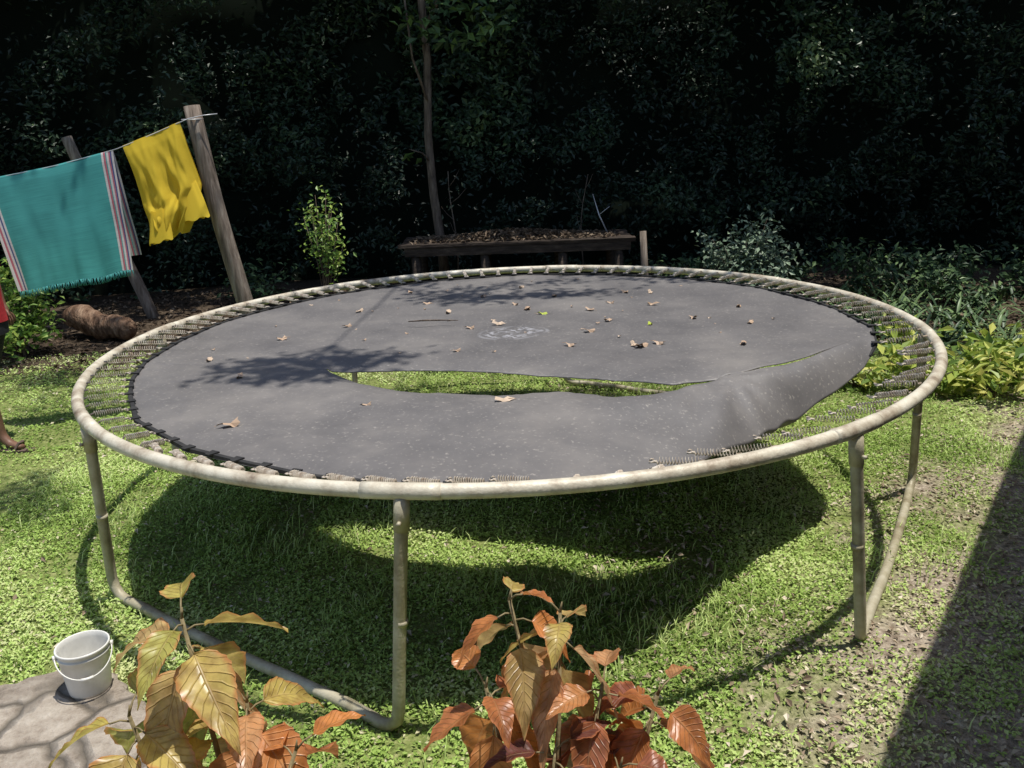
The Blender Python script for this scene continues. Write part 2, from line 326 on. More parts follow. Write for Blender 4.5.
def mat_mat():
    m,nt,b,out=newmat("trampoline_fabric"); L=nt.links.new
    tc=N(nt,"ShaderNodeTexCoord")
    n1=N(nt,"ShaderNodeTexNoise"); n1.inputs["Scale"].default_value=1.8; n1.inputs["Detail"].default_value=6; n1.inputs["Roughness"].default_value=.66; L(tc.outputs["Object"],n1.inputs[0])
    c=ramp(nt,[(.3,(.092,.088,.090)),(.5,(.138,.130,.128)),(.72,(.205,.190,.178))],n1.outputs[0])
    n2=N(nt,"ShaderNodeTexNoise"); n2.inputs["Scale"].default_value=70; n2.inputs["Detail"].default_value=3; L(tc.outputs["Object"],n2.inputs[0])
    sp=ramp(nt,[(.60,g3(0)),(.74,g3(1))],n2.outputs[0])
    mx=N(nt,"ShaderNodeMix",data_type='RGBA'); L(sp.outputs[0],mx.inputs[0]); L(c.outputs[0],mx.inputs[6]); mx.inputs[7].default_value=(.27,.25,.23,1)
    mp=N(nt,"ShaderNodeMapping"); mp.inputs["Location"].default_value=(-.03,-.04,0); L(tc.outputs["Object"],mp.inputs[0])
    sep=N(nt,"ShaderNodeSeparateXYZ"); L(mp.outputs[0],sep.inputs[0])
    def ell(rx,ry):
        a=N(nt,"ShaderNodeMath",operation='DIVIDE'); L(sep.outputs[0],a.inputs[0]); a.inputs[1].default_value=rx
        b2=N(nt,"ShaderNodeMath",operation='DIVIDE'); L(sep.outputs[1],b2.inputs[0]); b2.inputs[1].default_value=ry
        p1=N(nt,"ShaderNodeMath",operation='MULTIPLY'); L(a.outputs[0],p1.inputs[0]); L(a.outputs[0],p1.inputs[1])
        p2=N(nt,"ShaderNodeMath",operation='MULTIPLY_ADD'); L(b2.outputs[0],p2.inputs[0]); L(b2.outputs[0],p2.inputs[1]); L(p1.outputs[0],p2.inputs[2])
        return p2.outputs[0]
    e=ell(.21,.16)
    ringm=ramp(nt,[(0,g3(0)),(.62,g3(0)),(.70,g3(.5)),(.76,g3(.5)),(.86,g3(0))],e)
    ins=ramp(nt,[(.5,g3(1)),(.62,g3(0))],e)
    wv=N(nt,"ShaderNodeTexWave",wave_type='BANDS',bands_direction='DIAGONAL'); wv.inputs["Scale"].default_value=8; wv.inputs["Distortion"].default_value=9; wv.inputs["Detail"].default_value=3; wv.inputs["Detail Scale"].default_value=3; L(mp.outputs[0],wv.inputs[0])
    wr=ramp(nt,[(.50,g3(0)),(.62,g3(1))],wv.outputs[0])
    mm=N(nt,"ShaderNodeMath",operation='MULTIPLY'); L(ins.outputs[0],mm.inputs[0]); L(wr.outputs[0],mm.inputs[1])
    mm2=N(nt,"ShaderNodeMath",operation='MAXIMUM'); L(mm.outputs[0],mm2.inputs[0]); L(ringm.outputs[0],mm2.inputs[1])
    n3=N(nt,"ShaderNodeTexNoise"); n3.inputs["Scale"].default_value=14; n3.inputs["Detail"].default_value=4; L(tc.outputs["Object"],n3.inputs[0])
    wear=ramp(nt,[(.42,g3(.05)),(.60,g3(.6))],n3.outputs[0])
    mm3=N(nt,"ShaderNodeMath",operation='MULTIPLY'); L(mm2.outputs[0],mm3.inputs[0]); L(wear.outputs[0],mm3.inputs[1])
    mx2=N(nt,"ShaderNodeMix",data_type='RGBA'); L(mm3.outputs[0],mx2.inputs[0]); L(mx.outputs[2],mx2.inputs[6]); mx2.inputs[7].default_value=(.42,.42,.45,1)
    L(mx2.outputs[2],b.inputs["Base Color"]); b.inputs["Roughness"].default_value=.52; b.inputs["Specular IOR Level"].default_value=.45
    bp=N(nt,"ShaderNodeBump"); bp.inputs["Strength"].default_value=.35; bp.inputs["Distance"].default_value=.010; L(n1.outputs[0],bp.inputs["Height"]); L(bp.outputs[0],b.inputs["Normal"])
    return m
M_mat=mat_mat()
mo=bulk("mat",Vm,Fm,np.zeros(len(Vm)),M_mat,tr,smooth=True)
tag(mo,"faded black fabric mat with a long rip across it")
md=mo.modifiers.new("thick",'SOLIDIFY'); md.thickness=.004; md.offset=-1

def spring_mesh(name):
    mb=MB(); pts=[];turns=13
    pts.append((0,0,0)); 
    for k in range(turns*6+1):
        t=k/(turns*6); a=2*pi*turns*t
        pts.append((.09+.76*t,.0092*math.cos(a),.0092*math.sin(a)))
    pts.append((1,0,0))
    mb.tube(pts,.0042,4)
    mb.tube([(.86,0,0),(.93,.012,0),(.99,.016,0),(1.0,0,0),(.99,-.016,0),(.93,-.012,0)],.003,4)
    return mb.obj(name,M_spring,tr)
first=spring_mesh("spring")
def outline_r(th):
    c,s_=math.cos(th),math.sin(th)
    lo,hi=1.0,2.0
    for _ in range(24):
        m=(lo+hi)/2; x=m*c;y=m*s_
        inside=abs(x)<1.765 and np.interp(x,fx,fy)<y<np.interp(x,bx,by)
        if inside: lo=m
        else: hi=m
    return lo
NS=96
hem=MB()
for k in range(NS):
    d=(-90+(k+.5)*360/NS); th=math.radians(d); dd=((d+180)%360)-180
    c,s_=math.cos(th),math.sin(th)
    p0=Vector((1.975*c,1.975*s_,rz(1.98*c,1.98*s_)+.012))
    r1=outline_r(th)
    p1=Vector(((r1+.016)*c,(r1+.016)*s_,0)); x,y=p1.x,p1.y
    loose = -76<dd<-20
    if loose:
        tang=Vector((s_,-c,0)); ln=.165; w=random.uniform(.35,1.0); inn=Vector((-c,-s_,0))
        p1=p0+(tang*random.uniform(.5,.95)+inn*w+Vector((0,0,random.uniform(-.22,0)))).normalized()*ln
    else:
        zf=np.interp(x,fx,fz) if y<-.3 else 0
        p1.z=rz(x,y)+.004+zf
        rad=Vector((c,s_,0)); tg_=Vector((-s_,c,0)); pc=p1+Vector((0,0,-.004))
        a=pc-rad*.035-tg_*.018; b_=pc-rad*.035+tg_*.018
        hem.add([a,b_,pc+tg_*.010+rad*.004,pc-tg_*.010+rad*.004,a+Vector((0,0,.005)),b_+Vector((0,0,.005)),pc+tg_*.010+rad*.004+Vector((0,0,.005)),pc-tg_*.010+rad*.004+Vector((0,0,.005))],[(3,2,1,0),(4,5,6,7),(0,1,5,4),(1,2,6,5),(2,3,7,6),(3,0,4,7)])
    if (p1-p0).length<.09 and not loose:
        tang=Vector((s_,-c,0)); p1=p0+(tang*.9+Vector((-c*.35,-s_*.35,-.05))).normalized()*.13
    o=first if k==0 else link(first.copy(),tr)
    v=p1-p0; q=v.normalized().to_track_quat('X','Z')
    o.rotation_mode='QUATERNION'; o.rotation_quaternion=q; o.location=p0; o.scale=(v.length,1,1)
V=[];F=[]; n=300
for k in range(n+1):
    th=math.radians(-20+294*k/n); c,s_=math.cos(th),math.sin(th); r1=outline_r(th)
    for dr,dz in ((-.014,-.003),(-.012,.004),(.003,.004),(.005,-.006)):
        x,y=(r1+dr)*c,(r1+dr)*s_; zf=np.interp(x,fx,fz) if y<-.3 else 0
        V.append((x,y,rz(x,y)-.004+zf+dz))
for k in range(n):
    for j in range(3): F.append((k*4+j,k*4+j+1,(k+1)*4+j+1,(k+1)*4+j))
hem.add(V,F)
hem.obj("edge_webbing",M_web,tr,smooth=False)

# ---------------------------------------------------------------- dry leaves on the mat
def leafpoly():
    n=14; V=[(0,0,.006)];F=[]
    for k in range(n):
        a=2*pi*k/n; r=.03*(1+.55*math.cos(a)**2)*(1 if k%2 else .72)
        V.append((r*math.cos(a),r*.75*math.sin(a),.004+.010*math.sin(2*a+1)+.006*math.cos(a*3)))
    for k in range(n): F.append((0,1+k,1+(k+1)%n))
    return V,F
LV,LF=leafpoly()
lm=[]
for j in range(5):
    mb=MB(); mb.add([(x*random.uniform(.8,1.2),y*random.uniform(.8,1.2),z*random.uniform(.6,1.6)+.003) for x,y,z in LV],LF,0,random.uniform(.3,.88)); 
    if j==4: mb.t=[.95]*len(mb.t)
    mb.tube([(0,0,.006),(-.03,.004,.012),(-.06,.0,.006)],.0012,4,tint=.3)
    me=bpy.data.meshes.new("dry_leaf"); me.from_pydata(mb.v,[],mb.f); me.materials.append(M_dry)
    a=me.attributes.new("tint",'FLOAT','POINT'); a.data.foreach_set("value",mb.t); me.update(); lm.append(me)
spots=[(-1.20,-.62,1.0),(-.02,-1.14,1.2),(-1.02,-1.30,1.4),(.63,-.40,1.5),(.72,-.36,1.2),(.60,-.36,1),(-.20,.18,1),(.42,-.02,1.2),(.30,-.30,1.1),(.2,.45,1.1),(.05,.75,1),(.3,.95,1.2),(-.5,.9,1),(-.35,.62,1.1),(.85,.55,1.2),(1.0,.15,1.1),(1.25,-.05,1),(.9,.9,1),(-.9,.35,1),(-1.2,.1,1.1),(.55,.2,1),(-.05,.25,1.1),(.62,.65,1),(.75,.05,.9),(-.65,1.3,1),(.1,1.3,1),(1.3,.35,1),(-.25,-.30,.8),(1.1,-.45,1),(-1.45,-.3,.9),(-.55,-1.12,.8),(.12,.6,1.4),(.75,.95,1.2),(-.9,.75,1.1),(-.15,1.05,1),(.48,.5,1.1)]
for _ in range(50):
    a=random.uniform(0,2*pi); r=1.6*random.random()**.5; x,y=r*math.cos(a),r*math.sin(a)
    if y<-.45 and random.random()<.85: continue
    if -1.2<y<-.40: continue
    spots.append((x,y,random.uniform(.22,.5)))
for i,(x,y,s) in enumerate(spots):
    me=lm[4] if i in (23,9) else lm[i%4]
    o=bpy.data.objects.new("dry_leaf",me); link(o)
    o.location=(x,y,rz(x,y)-.008-.018*max(0,1-(math.hypot(x,y)/1.75)**2)+.003); o.rotation_euler=(random.uniform(-.15,.15),random.uniform(-.15,.15),random.uniform(0,6.3)); o.scale=(s*.68,)*3
    tag(o,"yellow green fallen leaf lying on the trampoline mat" if me is lm[4] else "curled brown dry leaf lying on the trampoline mat","leaf",group="fallen leaves on the trampoline mat")
mb=MB(); mb.tube([(-.55,.30,rz(-.5,.3)+.004),(-.45,.27,rz(-.4,.3)+.012),(-.36,.29,rz(-.4,.3)+.006),(-.27,.25,rz(-.3,.2)+.010)],[.003,.005,.004,.002],5)
o=mb.obj("twig",M_bark); tag(o,"small dry brown twig lying on the trampoline mat","twig")

# ---------------------------------------------------------------- lawn
def brown(x,y):
    n=1.3*noise.noise(Vector((x*1.6,y*1.6,0)))
    a=.791*x-.611*y+n; return max(min(1,max(0,(a-BR0)/(BR1-BR0))),min(1,max(0,(y+n-2.6)/1.4)))
def inpave(x,y):
    c=False;j=len(poly)-1
    for i in range(len(poly)):
        xi,yi=poly[i];xj,yj=poly[j]
        if (yi>y)!=(yj>y) and x<(xj-xi)*(y-yi)/(yj-yi)+xi: c=not c
        j=i
    return c
def scatter(n,x0,x1,y0,y1):
    return np.stack([rng.uniform(x0,x1,n),rng.uniform(y0,y1,n)],1)
pts=np.concatenate([scatter(215000,-2.7,3.2,-2.6,0.6),scatter(75000,-5.0,4.8,.6,3.6),scatter(11000,-5,-2.7,-1,.6)])
keep=[];tn=[];zz=[]
for x,y in pts:
    b=brown(x,y); pt=noise.noise(Vector((x*3.2,y*3.2,5))); p2=noise.noise(Vector((x*7,y*7,55)))
    dens=(1-b*.72)*(1 if pt+.5*p2>-.28 else .35)
    if b>.4: dens*=max(.2,min(1.6,.95+3*noise.noise(Vector((x*4,y*4,31)))))
    if random.random()<dens and not inpave(x,y):
        keep.append((x,y)); 
        t=.46+.55*noise.noise(Vector((x*1.1,y*1.1,9)))+.3*pt+.15*p2+random.uniform(-.2,.2)
        t=min(.85,t)
        if random.random()<.045+.22*b: t=random.uniform(.9,1)
        tn.append(min(1,max(0,t))); zz.append(gz(x,y)+random.uniform(.002,.028)*(1+.8*pt))
keep=np.array(keep); P=np.column_stack([keep,zz]); tn=np.array(tn)
V1,F1=leaves(P,rng.uniform(.009,.023,len(P))*(1+.35*(P[:,1]>.6)),aspect=.6,up=1.3)
bl=scatter(60000,-2.7,2.9,-2.6,2.6); kb=[]
for x,y in bl:
    c=noise.noise(Vector((x*2.3,y*2.3,20)))
    d=.12+max(0,c)*1.4
    if math.hypot((x-.55)*1.0,(y+1.3)*1.6)<.5: d+=.9
    if random.random()<d*(1-brown(x,y)) and not inpave(x,y): kb.append((x,y))
kb=np.array(kb); nb=len(kb)
h=rng.uniform(.025,.075,nb)[:,None]; an=rng.uniform(0,2*pi,nb); d=np.stack([np.cos(an),np.sin(an),np.zeros(nb)],1); s=np.stack([-np.sin(an),np.cos(an),np.zeros(nb)],1)
base=np.column_stack([kb,np.zeros(nb)]); w=.0026
mid=base+d*h*.25+np.array([0,0,1])*h*.65; tip=base+d*h*.8+np.array([0,0,1])*h*.95
V2=np.stack([base-s*w,base+s*w,mid+s*w*.8,mid-s*w*.8,tip],1).reshape(-1,3); ii=np.arange(nb)[:,None]*5
F2=np.concatenate([ii+np.array([0,1,2]),ii+np.array([0,2,3]),ii+np.array([3,2,4])],1).reshape(-1,3)
Vg=np.concatenate([V1,V2]); Fg=np.concatenate([F1,F2+len(V1)]); tg=np.concatenate([np.repeat(tn,4),np.repeat(rng.uniform(.45,.8,nb),5)])
o=bulk("lawn_grass",Vg,Fg,tg,M_grass); tag(o,"short creeping green ground cover with grass tufts on the lawn","grass",kind="stuff")
pl=np.concatenate([scatter(28000,.3,4.8,-2.8,3.0),scatter(1300,-2.6,1.0,-2.4,1)])
kl=[p for p in pl if (random.random()<brown(*p)*.5+(.06 if p[0]>1 else .0) or (p[0]<1 and random.random()<.4 and not inpave(*p)))]
kl=np.array(kl); P=np.column_stack([kl,np.array([gz(x,y) for x,y in kl])+rng.uniform(.006,.030,len(kl))])
V1,F1=leaves(P,rng.uniform(.012,.042,len(P)),aspect=.5,up=1.6,fold=.6)
o=bulk("leaf_litter",V1,F1,np.repeat(rng.uniform(0,1,len(P)),4),M_litter); tag(o,"scattered dry brown leaf litter on bare soil","fallen leaves",kind="stuff")
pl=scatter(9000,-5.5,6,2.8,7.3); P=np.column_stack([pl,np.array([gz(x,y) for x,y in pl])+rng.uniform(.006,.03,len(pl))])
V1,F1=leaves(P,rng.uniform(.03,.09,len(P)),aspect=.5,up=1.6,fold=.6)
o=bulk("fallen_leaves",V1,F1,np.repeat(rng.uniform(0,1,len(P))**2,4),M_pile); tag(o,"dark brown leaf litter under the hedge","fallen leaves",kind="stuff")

# ---------------------------------------------------------------- hedge
hp=np.array([(-11,1.5),(-8.2,4.4),(-6.0,6.6),(-3.2,7.5),(0,7.8),(3.5,7.8),(6.3,7.0),(8.6,5.2),(11.5,1.5)]); seg=np.linalg.norm(np.diff(hp,axis=0),axis=1); cum=np.concatenate([[0],np.cumsum(seg)])
def hpos(s):
    x=np.interp(s,cum,hp[:,0]); y=np.interp(s,cum,hp[:,1]); e=.4
    dx=np.interp(s+e,cum,hp[:,0])-np.interp(s-e,cum,hp[:,0]); dy=np.interp(s+e,cum,hp[:,1])-np.interp(s-e,cum,hp[:,1])
    l=math.hypot(dx,dy)+1e-9
    return x,y,dy/l,-dx/l
NH=125000
S=rng.uniform(2.5,cum[-1]-2.5,NH); Z=rng.uniform(0,1,NH)*5.2
Ph=[];Th=[];Sz=[]
for s,z in zip(S,Z):
    x,y,nx_,ny_=hpos(s)
    big=noise.noise(Vector((s*.35,z*.45,40)))
    lump=.95*noise.noise(Vector((s*.45,z*.5,0)))+.45*noise.noise(Vector((s*1.3,z*1.4,3)))+.2*noise.noise(Vector((s*3.3,z*3.1,6)))
    dens=noise.noise(Vector((s*1.1,z*1.3,11)))+.6*noise.noise(Vector((s*3.1,z*2.7,15)))+.35*big
    if dens<-.10 and random.random()<.88: continue
    if z<.5 and random.random()<.5: continue
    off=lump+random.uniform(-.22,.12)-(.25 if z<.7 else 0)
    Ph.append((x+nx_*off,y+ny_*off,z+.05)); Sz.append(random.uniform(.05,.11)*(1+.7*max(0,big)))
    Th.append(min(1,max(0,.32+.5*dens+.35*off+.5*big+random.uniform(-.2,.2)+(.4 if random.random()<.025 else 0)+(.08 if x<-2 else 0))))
Ph=np.array(Ph)
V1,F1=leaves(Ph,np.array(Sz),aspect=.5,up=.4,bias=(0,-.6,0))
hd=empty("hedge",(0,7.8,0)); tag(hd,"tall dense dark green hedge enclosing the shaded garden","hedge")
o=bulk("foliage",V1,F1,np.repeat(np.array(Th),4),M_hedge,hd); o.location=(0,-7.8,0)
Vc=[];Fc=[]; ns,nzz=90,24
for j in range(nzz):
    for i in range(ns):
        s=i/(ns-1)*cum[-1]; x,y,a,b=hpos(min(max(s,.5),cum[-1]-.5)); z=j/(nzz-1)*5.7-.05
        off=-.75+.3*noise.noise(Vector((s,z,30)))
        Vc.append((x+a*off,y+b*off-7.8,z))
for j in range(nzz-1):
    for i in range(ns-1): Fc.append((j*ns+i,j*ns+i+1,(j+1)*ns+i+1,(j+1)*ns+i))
bulk("shade_backing",Vc,Fc,np.zeros(len(Vc)),M_core,hd,smooth=True)  # near-black sheet that stands in for deep shade in the leaf gaps

# ---------------------------------------------------------------- trees
def tree(base,path,rads,crowns,nl,label,size=(.12,.2),limbs=()):
    e=empty("tree",base); tag(e,label,"tree")
    mb=MB(); b=Vector(base)
    mb.tube([Vector(p)-b for p in path],rads,9)
    for lp,lr in limbs: mb.tube([Vector(p)-b for p in lp],lr,6)
    mb.obj("trunk",M_bark,e)
    Ps=[]
    tot=sum(c[1][0]*c[1][1]*c[1][2] for c in crowns)
    for c,r in crowns:
        k=max(60,int(nl*r[0]*r[1]*r[2]/tot))
        q=rng.normal(size=(k*3,3)); q=norm(q)*rng.uniform(.25,1,(k*3,1))**.5
        P=np.array(c)+q*np.array(r)
        dn=np.array([noise.noise(Vector((p[0]*1.1,p[1]*1.1,p[2]*1.3)))+.5*noise.noise(Vector((p[0]*2.7,p[1]*2.7,p[2]*2.7))) for p in P])
        Ps.append(P[dn>-.05][:k])
    P=np.concatenate(Ps)
    V1,F1=leaves(P-np.array(base),rng.uniform(size[0],size[1],len(P)),aspect=.5,up=.6)
    bulk("crown",V1,F1,np.repeat(rng.uniform(0,1,len(P)),4),M_crown,e)
tree((-.88,6.4,0),[(-.80,6.4,-.05),(-.83,6.4,.6),(-.90,6.4,1.3),(-.93,6.45,2.0),(-.88,6.4,2.9),(-.93,6.3,4.0),(-.8,6.2,5.2)],[.080,.062,.055,.050,.048,.045,.03],
     [((-.2,6.9,6.1),(3.9,1.9,1.2)),((-.5,6.1,3.25),(.75,.4,.32)),((-1.1,6.2,1.85),(.22,.2,.15))],14500,"slender tree with bare lower trunk behind the wooden bench",
     limbs=[([(-.9,6.4,3.2),(-.2,6.2,4.4),(1.0,6.4,5.2)],[.03,.02,.01]),([(-.9,6.4,2.4),(-1.05,6.3,2.9),(-1.1,6.1,3.8)],[.02,.015,.01]),([(-.92,6.4,1.7),(-1.0,6.3,1.8),(-1.15,6.2,1.85)],[.012,.01,.006])])
tree((-7.8,6.6,0),[(-7.8,6.6,-.05),(-7.7,6.6,1.5),(-7.8,6.5,3),(-7.4,6.4,5)],[.14,.12,.1,.05],[((-6.0,5.8,6.0),(3.2,2.2,1.3))],9000,"leafy tree growing inside the dark hedge")
tree((6.9,9.3,0),[(6.9,9.3,-.05),(6.8,9.3,1.5),(6.7,9.2,3),(6.2,8.6,5)],[.14,.12,.1,.05],[((5.4,6.7,6.0),(3.8,2.2,1.3))],12000,"spreading leafy tree behind the dark hedge")
for (x,y,lean,hh,rr_) in [(-.66,6.5,-.05,1.6,.014),(1.0,6.75,.18,1.5,.012)]:
    e=empty("sapling",(x,y,0)); tag(e,"thin bare sapling stem standing before the dark hedge","sapling",group="thin saplings along the hedge")
    mb=MB(); P_=[Vector((lean*t*t*hh*.3+.03*math.sin(t*6+x),.03*math.cos(t*5),hh*t-.03)) for t in np.linspace(0,1,9)]
    mb.tube(P_,[rr_*(1-.6*t) for t in np.linspace(0,1,9)],6)
    for k in (4,5,6,7):
        d_=Vector((random.uniform(-.25,.25),random.uniform(-.15,.1),random.uniform(.15,.3))); mb.tube([P_[k],P_[k]+d_*.5+Vector((0,0,-.02)),P_[k]+d_],[.006,.005,.002],4)
    mb.obj("trunk",M_bark,e)
def spray_tree():
    b=(1.6,9.6,0); e=empty("tree",b); tag(e,"tall tree with long branches reaching over the trampoline","tree")
    mb=MB(); bb=Vector(b)
    T=[(1.6,9.6,-.05),(1.5,9.5,3),(1.4,9.2,6),(1.2,8.6,7.5)]
    mb.tube([Vector(p)-bb for p in T],[.2,.17,.12,.07],9)
    tips=[((1.0,.95,6.0),.55,.30),((.02,-.75,6.0),.32,.18),((-.1,1.5,6.2),.7,.22),((2.3,1.25,6.2),.8,.3),((1.2,2.4,6.2),.9,.3),((-.9,2.6,6.2),.6,.3),((-2.9,2.0,6.2),.9,.6),((-1.75,-.25,6.1),.35,.25),((-3.2,3.4,6.2),1.0,.6),((4.4,2.8,6.2),.9,.6)]
    Ps=[]
    for (c,r,r2) in tips:
        s=Vector((1.2,8.6,7.5)); c=Vector(c); m=s.lerp(c,.5)+Vector((0,0,.6))
        mb.tube([s-bb,m-bb,c-bb],[.045,.016,.004],6)
        nk=14 if r<.85 else 24
        for k in range(nk):
            tw=c+Vector((random.uniform(-r,r),random.uniform(-r2,r2),random.uniform(-.15,.15)))
            mb.tube([c.lerp(m,.1)-bb,tw-bb],[.005,.002],4)
            kk=34
            Ps.append(np.array(tw)+rng.normal(size=(kk,3))*np.array([.13,.08,.05]))
    mb.obj("trunk",M_bark,e)
    P=np.concatenate(Ps)-np.array(b)
    V1,F1=leaves(P,rng.uniform(.06,.11,len(P)),aspect=.5,up=1)
    bulk("crown",V1,F1,np.repeat(rng.uniform(0,1,len(P)),4),M_crown,e)
spray_tree()

# ---------------------------------------------------------------- shrubs / plants
def shrub(base,blobs,nl,mat,label,size,aspect=.5,nst=9,name="shrub",cat="shrub",group=None):
    e=empty(name,base); tag(e,label,cat,group=group); b=Vector(base)
    mb=MB(); Ps=[]
    for c,r in blobs:
        c=np.array(c)
        for k in range(nst):
            q=rng.normal(size=3); q/=np.linalg.norm(q); tp=c+q*np.array(r)*random.uniform(.5,1)
            mb.tube([(random.uniform(-.04,.04),random.uniform(-.04,.04),0),(tp[0]*.4-b.x*.4,tp[1]*.4-b.y*.4,tp[2]*.55),Vector(tp)-b],[.009,.006,.002],5)
            m=nl//(nst*len(blobs))
            t=rng.uniform(.55,1.05,(m,1))
            Ps.append(np.array([b.x,b.y,0])*(1-t)+tp*t+rng.normal(size=(m,3))*np.array(r)*.22)
    mb.obj("stem",M_bark,e)
    P=np.concatenate(Ps); P[:,2]=np.maximum(P[:,2],.03); P=P-np.array(b)
    V1,F1=leaves(P,rng.uniform(size[0],size[1],len(P)),aspect=aspect,up=.8,bias=(0,-.4,0))
    bulk("foliage",V1,F1,np.repeat(rng.uniform(0,1,len(P)),4),mat,e)
shrub((-2.05,5.0,0),[((-2.0,5.0,1.25),(.26,.3,.26)),((-1.9,4.95,.98),(.2,.25,.2))],560,M_bright,"small sunlit bright green shrub before the hedge",(.045,.08))
shrub((2.75,5.1,0),[((2.55,5.1,.65),(.35,.35,.28)),((2.95,5.1,.72),(.35,.35,.28)),((2.8,5.0,.45),(.55,.4,.25))],2400,M_grey,"low grey green shrub beside the wooden bench",(.05,.09))
shrub((-4.75,3.6,0),[((-4.7,3.5,.45),(.4,.4,.3)),((-4.9,3.8,.7),(.4,.3,.3))],1500,M_bright,"leafy green shrub beside the fallen log",(.05,.10))
for x,y,z,r,n_ in [(2.95,1.45,.20,.26,200),(3.35,1.25,.26,.32,300),(3.75,1.65,.26,.32,260),(3.1,1.95,.24,.28,200),(2.55,1.55,.14,.18,110)]:
    shrub((x,y,0),[((x,y,z),(r*1.2,r,z*.8))],n_,M_yelgr,"yellow green leafy plant growing at the lawn edge",(.07,.15),aspect=.42,nst=10,name="leafy_plant",cat="plant",group="yellow green plants beside the path")
for x,y,z,r,n_ in [(3.4,5.9,.3,.4,500),(4.3,5.6,.35,.45,600),(5.2,5.5,.35,.5,600),(6.1,5.0,.35,.5,600),(-3.2,6.3,.3,.4,450),(2.3,6.3,.3,.4,450),(4.9,4.7,.25,.4,450),(6.0,4.1,.3,.5,500)]:
    shrub((x,y,0),[((x,y,z),(r*1.2,r,z*.8))],n_,M_strap,"dark green leafy plant growing under the hedge",(.06,.12),aspect=.45,nst=10,name="leafy_plant",cat="plant",group="dark leafy plants under the hedge")
def rosette(base,n,length,width,mat,spread=.5,up=.9,name="plant",nodes=6,tl=(.2,1)):
    V=[];F=[];T=[]
    for k in range(n):
        c=np.array([random.gauss(0,spread*.45),random.gauss(0,spread*.45),0]); an=random.uniform(0,2*pi); L=length*random.uniform(.6,1.15); el=random.uniform(.35,1.2)*up
        d=np.array([math.cos(an),math.sin(an),0]); s=np.array([-math.sin(an),math.cos(an),0]); t=random.uniform(*tl)
        bi=len(V)
        for j in range(nodes):
            u_=j/(nodes-1); p=c+d*L*u_*math.cos(el)*1.0+np.array([0,0,L*(u_*math.sin(el)-u_*u_*.55*math.cos(el))]); w=width*math.sin(pi*min(.97,u_*.9+.08))*.5
            V+= [p-s*w+np.array([0,0,w*.4]),p,p+s*w+np.array([0,0,w*.4])]; T+=[t]*3
        for j in range(nodes-1):
            a=bi+j*3; F+=[(a,a+1,a+4,a+3),(a+1,a+2,a+5,a+4)]
    o=bulk(name,V,F,T,mat,smooth=True); o.location=base; 
    return o
gp=[(3.3,3.4),(3.9,2.9),(4.5,3.3),(4.0,4.0),(3.0,4.3),(4.9,4.2),(3.6,5.0),(4.6,5.2),(5.5,4.9),(5.3,3.6),(2.5,4.6),(5.0,2.6),(4.1,2.4),(4.5,2.0),(3.7,3.4),(4.3,4.6),(5.9,4.3),(3.2,5.6),(3.0,2.9),(3.5,4.1),(4.1,5.2),(3.4,2.4),(2.6,3.8),(4.4,3.8)]
for x,y in gp:
    o=rosette((x,y,0),75,.34,.030,M_strap,spread=.28,name="strap_leaf_plant")
    tag(o,"clump of dark green strap leaves under the hedge","plant",group="strap leaf clumps beside the hedge")

# ---------------------------------------------------------------- log, bench, posts
mb=MB(); A=Vector((-4.75,4.55,.20)); B=Vector((-3.90,4.05,.12))
mb.tube([A.lerp(B,t)+Vector((0,0,.03*math.sin(t*9)+.04*t*(1-t))) for t in np.linspace(0,1,14)],[.10,.12,.13,.15,.13,.145,.12,.14,.13,.12,.125,.11,.12,.10],12)
o=mb.obj("log",M_log); tag(o,"short weathered brown log lying on the ground by the hedge","log")
be=empty("bench",(0.1,5.7,0)); tag(be,"old low wooden table bench heaped with dry leaves","bench")
mb=MB()
for k in range(5):
    mb.box((.03,-.4+k*.2,.765),(2.75+random.uniform(-.06,.06),.185,.045),jit=.008)
mb.box((.03,-.45,.70),(2.6,.06,.09),jit=.006); mb.box((.03,.42,.70),(2.6,.06,.09),jit=.006)
mb.obj("bench_top",M_wooddark,be,smooth=False)
for x in (-1.15,-.35,.55,1.2):
    for y in (-.42,.39):
        mb=MB(); mb.tube([(x,y,-.02),(x+.01,y,.3),(x,y,.655)],[.06,.055,.055],8); mb.obj("leg",M_wooddark,be)
P=rng.normal(size=(2600,3))*np.array([.65,.26,.0]); P=P[(abs(P[:,0])<1.25)&(abs(P[:,1])<.45)]
P[:,2]=.795+rng.uniform(0,1,len(P))*.10*np.exp(-(P[:,0]/.75)**2)*np.exp(-(P[:,1]/.35)**2)
V1,F1=leaves(P+np.array([.1,5.7,0]),rng.uniform(.04,.09,len(P)),aspect=.4,up=1.2,fold=.6)
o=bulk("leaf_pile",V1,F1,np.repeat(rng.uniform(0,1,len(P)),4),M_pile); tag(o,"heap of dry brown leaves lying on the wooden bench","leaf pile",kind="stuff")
mb=MB(); mb.tube([(1.60,5.15,-.05),(1.585,5.15,.4),(1.56,5.15,.86)],[.045,.043,.038],9)
o=mb.obj("wooden_stake",M_wood); tag(o,"short upright wooden stake beside the bench","stake")
mb=MB(); mb.tube([(1.25,5.9,.78),(1.15,5.95,1.0),(1.08,6.0,1.25)],[.009,.008,.004],6); mb.tube([(1.15,5.95,1.0),(1.28,5.93,1.1)],[.006,.003],5)
o=mb.obj("stick",M_wire); tag(o,"thin pale bare stick standing on the bench","stick")
def post(name,A,B,r,label):
    mb=MB(); A=Vector(A);B=Vector(B)
    mb.tube([A.lerp(B,t)+Vector((.012*math.sin(t*7),0,0)) for t in np.linspace(0,1,12)],[r*(1.08-.16*t) for t in np.linspace(0,1,12)],12)
    o=mb.obj(name,M_wood); return tag(o,label,"post",group="clothesline posts")
